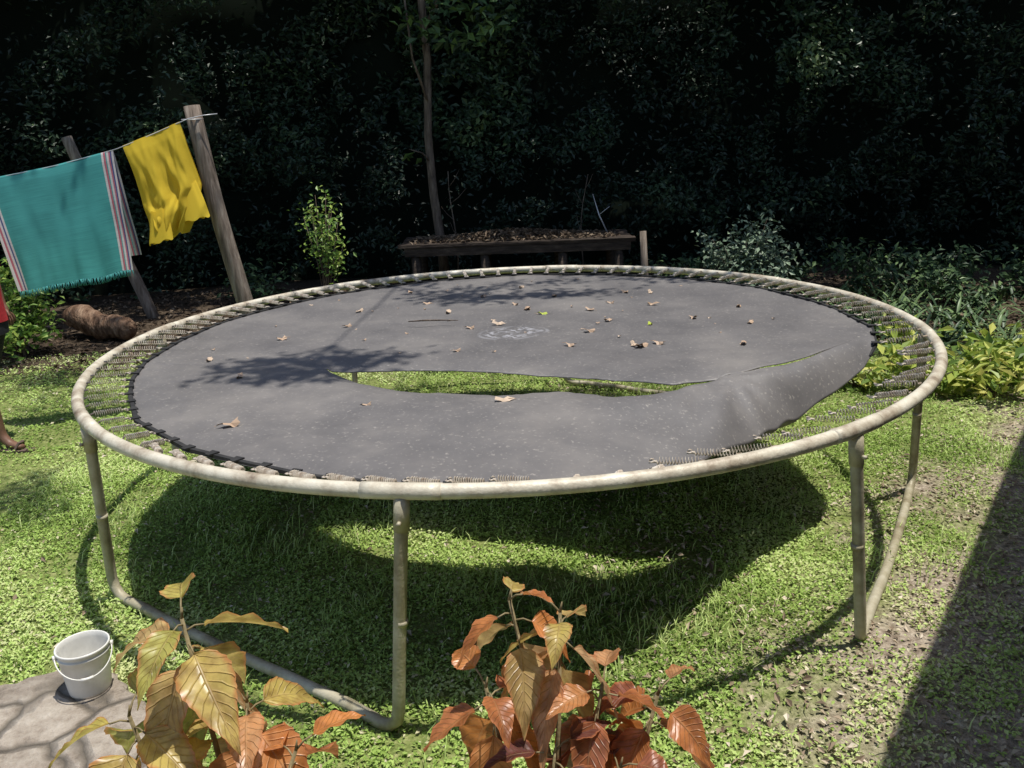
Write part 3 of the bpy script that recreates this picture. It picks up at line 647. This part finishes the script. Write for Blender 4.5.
post("wooden_post",(-1.86,1.93,-.1),(-2.19,1.93,2.15),.062,"leaning weathered wooden post holding the clothesline wire")
post("wooden_post",(-4.25,5.50,-.1),(-4.95,5.50,2.10),.065,"weathered round wooden post standing by the log")
post("wooden_post",(-5.65,.78,-.1),(-5.6,.78,2.15),.065,"weathered wooden post at the wire end")
def ly(x): return 1.85+.32*(x+2.18)
wirex=[-5.6,-5.0,-4.2,-3.42,-3.05,-2.675,-2.45,-2.19,-2.05]; wirez=[2.02,1.86,1.74,1.70,1.768,1.862,1.95,2.06,2.09]
def wz(x): return float(np.interp(x,wirex,wirez))
mb=MB(); mb.tube([(x,ly(x),wz(x)) for x in np.linspace(-5.6,-2.0,40)],.0035,6)
mb.tube([(-2.19+.072*math.cos(a),1.93+.072*math.sin(a),2.06+.005*math.sin(a)) for a in np.linspace(0,2*pi,20)[:-1]],.0035,6,closed=True)
o=mb.obj("clothesline_wire",M_wire); tag(o,"thin metal clothesline wire strung between wooden posts","clothesline")

def teal_mat():
    m,nt,b,out=newmat("teal_woven_cloth"); L=nt.links.new
    uv=N(nt,"ShaderNodeUVMap"); sp=N(nt,"ShaderNodeSeparateXYZ"); L(uv.outputs[0],sp.inputs[0])
    T=(.085,.36,.35); Wt=(.66,.63,.62); Rd=(.50,.16,.20); Db=(.10,.12,.26)
    r=ramp(nt,[(0,Wt),(.018,Rd),(.034,Wt),(.05,Db),(.062,Wt),(.075,T),(.905,Wt),(.918,Rd),(.935,T),(.945,Wt),(.958,Rd),(.972,Db),(.984,Wt)],sp.outputs[0],'CONSTANT')
    n=N(nt,"ShaderNodeTexNoise"); n.inputs["Scale"].default_value=3; n.inputs["Detail"].default_value=4; L(uv.outputs[0],n.inputs[0])
    mp2=N(nt,"ShaderNodeMapping"); mp2.inputs["Scale"].default_value=(2,90,1); L(uv.outputs[0],mp2.inputs[0])
    nw=N(nt,"ShaderNodeTexNoise"); nw.inputs["Scale"].default_value=2; nw.inputs["Detail"].default_value=2; L(mp2.outputs[0],nw.inputs[0])
    av=N(nt,"ShaderNodeMath",operation='ADD'); L(n.outputs[0],av.inputs[0]); L(nw.outputs[0],av.inputs[1]); hf=N(nt,"ShaderNodeMath",operation='MULTIPLY'); L(av.outputs[0],hf.inputs[0]); hf.inputs[1].default_value=.5
    hv=N(nt,"ShaderNodeMix",data_type='RGBA',blend_type='MULTIPLY'); hv.inputs[0].default_value=1; c=ramp(nt,[(.35,g3(.78)),(.65,g3(1.15))],hf.outputs[0]); L(r.outputs[0],hv.inputs[6]); L(c.outputs[0],hv.inputs[7])
    L(hv.outputs[2],b.inputs["Base Color"]); b.inputs["Roughness"].default_value=.9; b.inputs["Specular IOR Level"].default_value=.1
    tr_=N(nt,"ShaderNodeBsdfTranslucent"); L(hv.outputs[2],tr_.inputs[0]); ms=N(nt,"ShaderNodeMixShader"); ms.inputs[0].default_value=.4
    L(b.outputs[0],ms.inputs[1]); L(tr_.outputs[0],ms.inputs[2]); L(ms.outputs[0],out.inputs[0]); return m
M_teal=teal_mat()
def hangcloth(name,TL,TR,BL,BR,mat,fold=.014,nf=9,nx=80,ny=60,back=.9,parent=None,seed=0):
    V=[];UV=[];F=[]
    for j in range(-ny,ny+1):
        v=abs(j)/ny; side=1 if j>=0 else -1
        vv=v*(1 if side>0 else back)
        for i in range(nx+1):
            u_=i/nx
            xt=TL[0]+(TR[0]-TL[0])*u_; xb=BL[0]+(BR[0]-BL[0])*u_; x=xt+(xb-xt)*vv; zt=wz(xt)+.005; zb=BL[1]+(BR[1]-BL[1])*u_; z=zt+(zb-zt)*vv
            f=fold*(.25+.75*vv)*(math.sin(u_*nf*2*pi*.5+seed+1.2*noise.noise(Vector((u_*3,vv*1.2,seed))))*.4+1.2*noise.noise(Vector((u_*6,vv*2,seed+5)))+.5*noise.noise(Vector((u_*14,vv*3,seed+9))))
            z+=.012*noise.noise(Vector((u_*5,vv,seed+2)))*vv
            y=ly(xt)+(-.009 if side>0 else .009)*min(1,v*12)-(.14*vv if side>0 else -.03*vv)+f
            V.append((x,y,z)); UV.append((u_,v))
    W=nx+1
    for j in range(2*ny):
        for i in range(nx): F.append((j*W+i,j*W+i+1,(j+1)*W+i+1,(j+1)*W+i))
    o=bulk(name,V,F,np.zeros(len(V)),mat,smooth=True,uv=UV,parent=parent)
    return o,V,W,ny
cl,CV,W,ny_=hangcloth("hanging_cloth",(-3.47,0),(-2.675,0),(-3.27,.97),(-2.60,1.06),M_teal)
tag(cl,"teal woven cloth with striped borders and fringe draped over the wire","cloth")
mb=MB()
row=CV[2*ny_*W:(2*ny_+1)*W]
for i in range(1,W-1,1):
    p=Vector(row[i]); 
    for q in range(2):
        a=p+Vector((random.uniform(-.004,.004),0,0)); mb.tube([a,a+Vector((random.uniform(-.006,.006),random.uniform(-.004,.004),-.022)),a+Vector((random.uniform(-.01,.01),random.uniform(-.006,.006),-.045))],[.0016,.0018,.0009],4)
M_fr=noisy("teal_fringe",[(.3,(.06,.30,.29)),(.7,(.10,.40,.38))],rough=.9,bump=0)
mb.obj("fringe",M_fr,cl)
M_yel=leafmat("yellow_cotton",[(0,(.70,.50,.04)),(1,(.82,.62,.07))],rough=.9,trans=.35,spec=.1)
def shirt():
    L_=[(-2.615,1.885),(-2.575,1.74),(-2.55,1.60),(-2.525,1.46),(-2.51,1.36),(-2.44,1.25)]
    Rr=[(-2.245,1.995),(-2.215,1.86),(-2.185,1.72),(-2.155,1.60),(-2.18,1.47),(-2.29,1.30)]
    V=[];F=[];nx=60;ny=70
    for side in (0,1):
        b=len(V)
        for j in range(ny+1):
            v=j/ny; k=v*5; i0=min(4,int(k)); t=k-i0
            l=[L_[i0][q]+(L_[i0+1][q]-L_[i0][q])*t for q in (0,1)]; r=[Rr[i0][q]+(Rr[i0+1][q]-Rr[i0][q])*t for q in (0,1)]
            for i in range(nx+1):
                u_=i/nx; x=l[0]+(r[0]-l[0])*u_; z=l[1]+(r[1]-l[1])*u_
                xt=-2.615+.37*u_
                z=z+(wz(xt)+.006-(1.885+.11*u_))*(1-v)+.02*v*v*math.sin(u_*11)
                f=.05*(.15+v)*(math.sin(u_*13+3*noise.noise(Vector((u_*2,v*2,3))))*.5+1.3*noise.noise(Vector((u_*5,v*3,8)))+.6*noise.noise(Vector((u_*12,v*6,12))))
                edge=math.sin(pi*u_)**.5
                y=ly(xt)+(-.008 if side==0 else .008)*min(1,v*10)+(-.09 if side==0 else .03)*v*edge+f
                V.append((x,y,z))
        W=nx+1
        for j in range(ny):
            for i in range(nx): F.append((b+j*W+i,b+j*W+i+1,b+(j+1)*W+i+1,b+(j+1)*W+i))
    o=bulk("hanging_shirt",V,F,rng.uniform(.4,.6,len(V)),M_yel,smooth=True)
    tag(o,"yellow cotton t-shirt folded over the clothesline wire","shirt")
    for (a,bb,r0,r1) in [((-2.25,1.80,1.62),(-2.185,1.74,1.375),.065,.088),((-2.43,1.68,1.45),(-2.42,1.64,1.235),.06,.082)]:
        mb=MB(); A=Vector(a);B=Vector(bb); V=[];F=[];sg=28;rows=12
        for j in range(rows+1):
            t=j/rows; c=A.lerp(B,t); rr=r0+(r1-r0)*t
            for k in range(sg):
                an=2*pi*k/sg; w=1+.13*math.sin(3*an+t*2)+.05*math.sin(7*an)
                V.append((c.x+math.cos(an)*rr*w,c.y+math.sin(an)*rr*.40*w,c.z+.020*math.cos(an)+.008*math.sin(5*an)))
        for j in range(rows):
            for k in range(sg): F.append((j*sg+k,j*sg+(k+1)%sg,(j+1)*sg+(k+1)%sg,(j+1)*sg+k))
        mb.add(V,F,0,.5); mb.obj("sleeve",M_yel,o)
shirt()

# ---------------------------------------------------------------- bucket
bk=empty("bucket",(-1.455,-1.735,.046)); bk.scale=(.84,.84,.88); tag(bk,"small white plastic bucket standing on the stone paving","bucket")
mb=MB(); sg=40
prof=[(.0,.004),(.070,.004),(.076,.0),(.079,.01),(.088,.10),(.0935,.160),(.0975,.161),(.0975,.168),(.094,.169),(.0955,.182),(.100,.183),(.1005,.192),(.097,.195),(.0935,.192),(.0925,.17),(.086,.10),(.075,.012),(.0,.010)]
V=[];F=[]
for r,z in prof:
    for k in range(sg): V.append((r*math.cos(2*pi*k/sg),r*math.sin(2*pi*k/sg),z))
for j in range(len(prof)-1):
    for k in range(sg): F.append((j*sg+k,j*sg+(k+1)%sg,(j+1)*sg+(k+1)%sg,(j+1)*sg+k))
mb.add(V,F); mb.obj("bucket_body",M_white,bk)
mb=MB(); hnd=[]
for t in np.linspace(0,pi,22):
    hnd.append((.102*math.cos(t),-.02-.088*math.sin(t),.172-.07*math.sin(t)))
mb.tube(hnd,.0028,6); mb.tube(hnd[9:13],.006,8)
for s in (-1,1): mb.tube([(s*.096,-.012,.172),(s*.108,-.014,.172)],.011,10)
h_=mb.obj("handle",M_white,bk); h_.rotation_euler=(0,0,.5)

# ---------------------------------------------------------------- copperleaf plants
def copper_mat():
    m,nt,b,out=newmat("copper_leaf"); L=nt.links.new
    uv=N(nt,"ShaderNodeUVMap"); sp=N(nt,"ShaderNodeSeparateXYZ"); L(uv.outputs[0],sp.inputs[0])
    at=N(nt,"ShaderNodeAttribute",attribute_name="tint")
    c=ramp(nt,[(0,(.15,.05,.045)),(.2,(.34,.12,.08)),(.4,(.74,.30,.09)),(.55,(.66,.44,.27)),(.75,(.62,.52,.14)),(1,(.40,.46,.12))],at.outputs["Fac"])
    ab_=N(nt,"ShaderNodeMath",operation='ABSOLUTE'); sb=N(nt,"ShaderNodeMath",operation='SUBTRACT'); L(sp.outputs[0],sb.inputs[0]); sb.inputs[1].default_value=.5; L(sb.outputs[0],ab_.inputs[0])
    vv=N(nt,"ShaderNodeMath",operation='MULTIPLY_ADD'); L(ab_.outputs[0],vv.inputs[0]); vv.inputs[1].default_value=-.45; L(sp.outputs[1],vv.inputs[2])
    fr=N(nt,"ShaderNodeMath",operation='MULTIPLY'); L(vv.outputs[0],fr.inputs[0]); fr.inputs[1].default_value=10
    f2=N(nt,"ShaderNodeMath",operation='FRACT'); L(fr.outputs[0],f2.inputs[0])
    vein=ramp(nt,[(0,g3(1)),(.12,g3(0)),(.88,g3(0)),(1,g3(1))],f2.outputs[0])
    mid=ramp(nt,[(.012,g3(1)),(.035,g3(0))],ab_.outputs[0])
    mx=N(nt,"ShaderNodeMath",operation='MAXIMUM'); L(vein.outputs[0],mx.inputs[0]); L(mid.outputs[0],mx.inputs[1])
    sc_=N(nt,"ShaderNodeMath",operation='MULTIPLY'); L(mx.outputs[0],sc_.inputs[0]); sc_.inputs[1].default_value=.25
    n=N(nt,"ShaderNodeTexNoise"); n.inputs["Scale"].default_value=30; n.inputs["Detail"].default_value=4
    tc=N(nt,"ShaderNodeTexCoord"); L(tc.outputs["Object"],n.inputs[0])
    blo=ramp(nt,[(.35,(.58,.50,.42)),(.6,(1.08,1.05,1.0))],n.outputs[0]); m1=N(nt,"ShaderNodeMix",data_type='RGBA',blend_type='MULTIPLY'); m1.inputs[0].default_value=1; L(c.outputs[0],m1.inputs[6]); L(blo.outputs[0],m1.inputs[7])
    m2=N(nt,"ShaderNodeMix",data_type='RGBA'); L(sc_.outputs[0],m2.inputs[0]); L(m1.outputs[2],m2.inputs[6]); m2.inputs[7].default_value=(.62,.40,.20,1)
    edg=ramp(nt,[(.38,g3(0)),(.5,g3(.75))],ab_.outputs[0]); m3=N(nt,"ShaderNodeMix",data_type='RGBA'); L(edg.outputs[0],m3.inputs[0]); L(m2.outputs[2],m3.inputs[6]); m3.inputs[7].default_value=(.66,.25,.10,1)
    L(m3.outputs[2],b.inputs["Base Color"]); b.inputs["Roughness"].default_value=.36; b.inputs["Specular IOR Level"].default_value=.65
    bp=N(nt,"ShaderNodeBump"); bp.inputs["Strength"].default_value=.6; bp.inputs["Distance"].default_value=.004; bp.invert=True; L(mx.outputs[0],bp.inputs["Height"]); L(bp.outputs[0],b.inputs["Normal"])
    t_=N(nt,"ShaderNodeBsdfTranslucent"); L(m3.outputs[2],t_.inputs[0]); ms=N(nt,"ShaderNodeMixShader"); ms.inputs[0].default_value=.45
    L(b.outputs[0],ms.inputs[1]); L(t_.outputs[0],ms.inputs[2]); L(ms.outputs[0],out.inputs[0]); return m
M_cop=copper_mat()
M_stem=noisy("plant_stem",[(.3,(.14,.11,.05)),(.7,(.30,.24,.13))],scale=20,rough=.7,bump=.4)
def copper_at(base,shoots,label,wide=1.0):
    b=Vector(base); e=empty("copperleaf_plant",base); tag(e,label,"plant")
    mb=MB(); V=[];F=[];T=[];UV=[]
    def leaf(p,az,el,L,wd,tint,curl,roll):
        d=Vector((math.cos(az)*math.cos(el),math.sin(az)*math.cos(el),math.sin(el))); s=Vector((-math.sin(az),math.cos(az),0)); nn=s.cross(d)*-1
        if nn.z<0: nn=-nn
        s=(s*math.cos(roll)+nn*math.sin(roll)).normalized(); nn=d.cross(s)
        if nn.z<0: nn=-nn
        pl=p+d*.035+Vector((0,0,.010)); mb.tube([p,p+d*.018+Vector((0,0,.010)),pl],[.0022,.0018,.0018],5)
        NU,NVv=9,21; bi=len(V); side=random.uniform(-.15,.15)
        for j in range(NVv):
            v=j/(NVv-1); dr=curl*v*v
            c=pl+d*L*v*(1-.2*abs(curl)*v)-Vector((0,0,1))*L*dr*.6+s*L*side*v*v
            w=wd*.5*(math.sin(pi*v**.66)**.9*(1-.42*v))*1.3
            if j%2: w*=.94
            for i in range(NU):
                q=(i/(NU-1)-.5)*2
                rip=.06*wd*math.sin(v*19+q*2+tint*9)*abs(q)
                V.append(c+s*w*q+nn*(w*.45*abs(q)-w*.10*q*q+rip)); UV.append(((q+1)/2,v)); T.append(min(1,max(0,tint+random.uniform(-.02,.02))))
        for j in range(NVv-1):
            for i in range(NU-1):
                a=bi+j*NU+i; F.append((a,a+1,a+NU+1,a+NU))
    for (tip,nl,sz,tl) in shoots:
        tip=Vector(tip)-b; mid=tip*.55+Vector((random.uniform(-.04,.04),random.uniform(-.04,.04),.02))
        mb.tube([Vector((random.uniform(-.05,.05),random.uniform(-.05,.05),-.02)),mid,tip],[.008,.006,.0035],7)
        mb.tube([tip,tip+Vector((.004,0,.022))],[.0035,.0012],5)
        a0=random.uniform(0,6.3)
        for k in range(nl):
            f=k/nl; p=tip.lerp(mid,f*.30)
            leaf(p,a0+k*2.4+random.uniform(-.3,.3),.30-1.7*f+random.uniform(-.2,.2),sz*(.55+.65*f)*random.uniform(.85,1.15),sz*wide*(.28+.24*f)*random.uniform(.85,1.15),random.uniform(*tl),random.uniform(.3,.95),random.uniform(-.6,.6))
    mb.obj("stem",M_stem,e); bulk("foliage",[tuple(v) for v in V],F,T,M_cop,e,smooth=True,uv=UV)
copper_at((-.60,-2.80,0),[((-.60,-2.81,.955),9,.205,(.55,1.0)),((-.70,-2.86,.79),7,.20,(.5,1.0)),((-.50,-2.82,.78),8,.20,(.4,.9)),((-.40,-2.88,.72),6,.19,(.1,.6)),((-.62,-2.93,.70),7,.19,(.2,.9))],"copper leaved shrub with drooping olive and orange leaves")
copper_at((.12,-2.78,0),[((-.005,-2.76,.94),8,.14,(.3,.85)),((.09,-2.76,.91),8,.14,(.33,.75)),((-.055,-2.80,.78),7,.16,(.1,.5)),((.165,-2.80,.775),8,.17,(.2,.5)),((.27,-2.80,.75),7,.17,(.15,.5)),((.07,-2.86,.68),7,.175,(0,.3)),((.19,-2.87,.65),7,.175,(.0,.3))],"copper leaved shrub with glowing orange red leaves",wide=1.1)

# ---------------------------------------------------------------- person
def person():
    px,py=-3.385,.98
    e=empty("person",(px,py,0)); tag(e,"person in red top and dark shorts walking in sandals","person")
    J=[((0,0,.93),(.13,.11)),((.01,0,1.08),(.115,.095)),((.02,0,1.25),(.135,.105)),((.01,0,1.38),(.12,.085)),((.02,0,1.46),(.05,.05)),((.035,0,1.53),(.062,.07)),((.045,0,1.62),(.082,.088)),((.035,0,1.69),(.07,.07)),
     ((.02,-.10,.85),(.09,.09)),((.05,-.11,.49),(.055,.058)),((.06,-.11,.33),(.052,.055)),((.10,-.11,.10),(.032,.036)),((.15,-.11,.045),(.03,.033)),((.25,-.115,.028),(.02,.038)),
     ((-.02,.10,.85),(.09,.09)),((-.12,.10,.50),(.055,.058)),((-.22,.10,.34),(.052,.05)),((-.35,.10,.12),(.032,.034)),((-.32,.10,.05),(.03,.03)),((-.22,.105,.03),(.02,.036)),
     ((.0,-.17,1.38),(.052,.052)),((-.05,-.22,1.12),(.038,.038)),((-.03,-.21,.90),(.026,.026)),((-.01,-.20,.84),(.028,.016)),
     ((.0,.17,1.38),(.052,.052)),((-.03,.23,1.13),(.038,.038)),((.02,.21,.92),(.026,.026)),((.04,.20,.86),(.028,.016))]
    Ed=[(0,1),(1,2),(2,3),(3,4),(4,5),(5,6),(6,7),(0,8),(8,9),(9,10),(10,11),(11,12),(12,13),(0,14),(14,15),(15,16),(16,17),(17,18),(18,19),(3,20),(20,21),(21,22),(22,23),(3,24),(24,25),(25,26),(26,27)]
    for h,sgn in ((23,-1),(27,1)):
        hp_=Vector(J[h][0])
        for k,(o1,ln) in enumerate([(-.026,.065),(-.009,.075),(.009,.07),(.026,.055)]):
            b0=len(J); J.append((tuple(hp_+Vector((.02+o1*.3,o1,-.02))),(.009,.009))); J.append((tuple(hp_+Vector((.035,o1*1.2,-.02-ln*.5))),(.008,.008))); J.append((tuple(hp_+Vector((.030,o1*1.2,-.02-ln))),(.007,.007)))
            Ed+=[(h,b0),(b0,b0+1),(b0+1,b0+2)]
        b0=len(J); J.append((tuple(hp_+Vector((.035,-sgn*.02,.005))),(.010,.010))); J.append((tuple(hp_+Vector((.055,-sgn*.03,-.03))),(.009,.009))); Ed+=[(h,b0),(b0,b0+1)]
    me=bpy.data.meshes.new("body"); me.from_pydata([j[0] for j in J],Ed,[]); me.materials.append(M_skin)
    o=bpy.data.objects.new("body",me); link(o,e)
    sk=o.modifiers.new("skin",'SKIN'); sv=me.skin_vertices[0].data
    for i,j in enumerate(J): sv[i].radius=j[1]
    sv[0].use_root=True; sk.use_smooth_shade=True
    ss=o.modifiers.new("sub",'SUBSURF'); ss.levels=2; ss.render_levels=2
    def loft(name,secs,mat,parent,sg=28,wr=.03,cap=False):
        V=[];F=[]
        for (c,rx,ry) in secs:
            for k in range(sg):
                a=2*pi*k/sg; w=1+wr*noise.noise(Vector((math.cos(a)*2,math.sin(a)*2,c[2]*9)))*2
                V.append((c[0]+rx*w*math.cos(a),c[1]+ry*w*math.sin(a),c[2]))
        for j in range(len(secs)-1):
            for k in range(sg): F.append((j*sg+k,j*sg+(k+1)%sg,(j+1)*sg+(k+1)%sg,(j+1)*sg+k))
        if cap: F.append(tuple(range((len(secs)-1)*sg,len(secs)*sg)))
        mb=MB(); mb.add(V,F); return mb.obj(name,mat,parent)
    loft("shirt",[((0,0,.82),.150,.20),((.0,0,.95),.145,.185),((.01,0,1.08),.145,.175),((.02,0,1.25),.160,.20),((.01,0,1.36),.145,.205),((.01,0,1.42),.11,.15),((.015,0,1.455),.062,.075)],M_red,e)
    for a,b_ in (((0,-.165,1.385),(-.045,-.225,1.14)),((0,.165,1.385),(-.03,.235,1.15))):
        mb=MB(); mb.tube([a,Vector(a).lerp(Vector(b_),.5),b_],[.075,.062,.058],16,cap=False); mb.obj("sleeve",M_red,e)
    loft("shorts",[((0,0,.93),.14,.18),((0,0,.85),.145,.20),((0,0,.74),.14,.19)],M_black,e)
    for a,b_ in (((.02,-.10,.80),(.04,-.11,.42)),((-.02,.10,.80),(-.125,.10,.47))):
        mb=MB(); mb.tube([a,Vector(a).lerp(Vector(b_),.5),b_],[.112,.10,.09],18,cap=False); mb.obj("trouser_leg",M_black,e)
    loft("hair",[((.0,0,1.56),.07,.078),((.0,0,1.62),.098,.098),((.01,0,1.70),.098,.096),((.02,0,1.755),.075,.075),((.025,0,1.785),.03,.03)],M_hair,e,wr=.06,cap=True).location=(-.018,0,0)
    for y in (-.035,.035):
        mb=MB(); c=Vector((.122,y,1.635)); mb.tube([c-Vector((.01,0,0)),c,c+Vector((.006,0,0))],[.012,.012,.006],10); mb.obj("eye",M_eye,e)
    for y,x in ((-.112,.18),(.103,-.27)):
        mb=MB(); V=[];n=24
        for z in (.0,.016):
            for k in range(n):
                a=2*pi*k/n; V.append((x+.135*math.cos(a),y+.048*math.sin(a)*(1+.15*math.cos(a)),z))
        mb.add(V,[tuple(range(n))[::-1],tuple(range(n,2*n))]+[(k,(k+1)%n,n+(k+1)%n,n+k) for k in range(n)])
        mb.tube([(x+.03,y-.046,.016),(x+.05,y-.02,.062),(x+.05,y+.02,.062),(x+.03,y+.046,.016)],.008,6)
        mb.obj("sandal",M_sole,e,smooth=False)
    e.rotation_euler=(0,0,-.15)
person()

# ---------------------------------------------------------------- house
dv=Vector((.611,.791,0)); nv=Vector((.791,-.611,0)); P0=Vector((1.61,-2.32,0))
ho=empty("house",P0+nv*3); tag(ho,"plastered house with overhanging boarded roof eave beside the garden","house")
def hb(name,s0,s1,n0,n1,z0,z1,mat):
    mb=MB(); V=[]
    for z in (z0,z1):
        for s,n in ((s0,n0),(s1,n0),(s1,n1),(s0,n1)):
            p=P0+dv*s+nv*n-ho.location; V.append((p.x,p.y,z))
    mb.add(V,[(0,3,2,1),(4,5,6,7),(0,1,5,4),(1,2,6,5),(2,3,7,6),(3,0,4,7)]); return mb.obj(name,mat,ho,smooth=False)
hb("roof",-7,6.2,.03,6.5,2.99,3.12,M_roof); hb("fascia",-7,6.2,0,.028,2.90,3.14,M_wood)
hb("wall",-6.5,5.5,1.5,6.0,-.05,2.985,M_wall)

# ---------------------------------------------------------------- light, camera
W_=bpy.data.worlds.new("World"); sc.world=W_; W_.use_nodes=True; nt=W_.node_tree
bg=nt.nodes["Background"]; sky=nt.nodes.new("ShaderNodeTexSky"); sky.sky_type='NISHITA'; sky.sun_disc=False
sv=Vector((.16,-.04,.87)).normalized()
sky.sun_elevation=math.asin(sv.z); sky.sun_rotation=math.atan2(sv.x,sv.y)
nt.links.new(sky.outputs[0],bg.inputs[0]); bg.inputs[1].default_value=.15
ld=bpy.data.lights.new("sun",'SUN'); ld.energy=5.0; ld.angle=math.radians(.5); ld.color=(1,.96,.88)
lo=bpy.data.objects.new("sun",ld); link(lo); lo.rotation_mode='QUATERNION'; lo.rotation_quaternion=sv.to_track_quat('Z','Y'); lo.location=(3,-2,12)
cd=bpy.data.cameras.new("camera"); cam=bpy.data.objects.new("camera",cd); link(cam)
cd.sensor_width=36; cd.lens=805.94/1024*36; cd.clip_end=300; cd.clip_start=.05
p_,r_=.2771,-.0342
Fv=Vector((0,math.cos(p_),-math.sin(p_))); Xv=Vector((1,0,0)); Uv=Xv.cross(Fv)
X2=Xv*math.cos(r_)+Uv*math.sin(r_); U2=-Xv*math.sin(r_)+Uv*math.cos(r_)
mw=Matrix((X2,U2,-Fv)).transposed().to_4x4(); mw.translation=Vector((.0139,-4.1065,1.7441)); cam.matrix_world=mw
sc.camera=cam
sc.view_settings.view_transform='Standard'; sc.view_settings.look='None'; sc.view_settings.exposure=0
print("done")
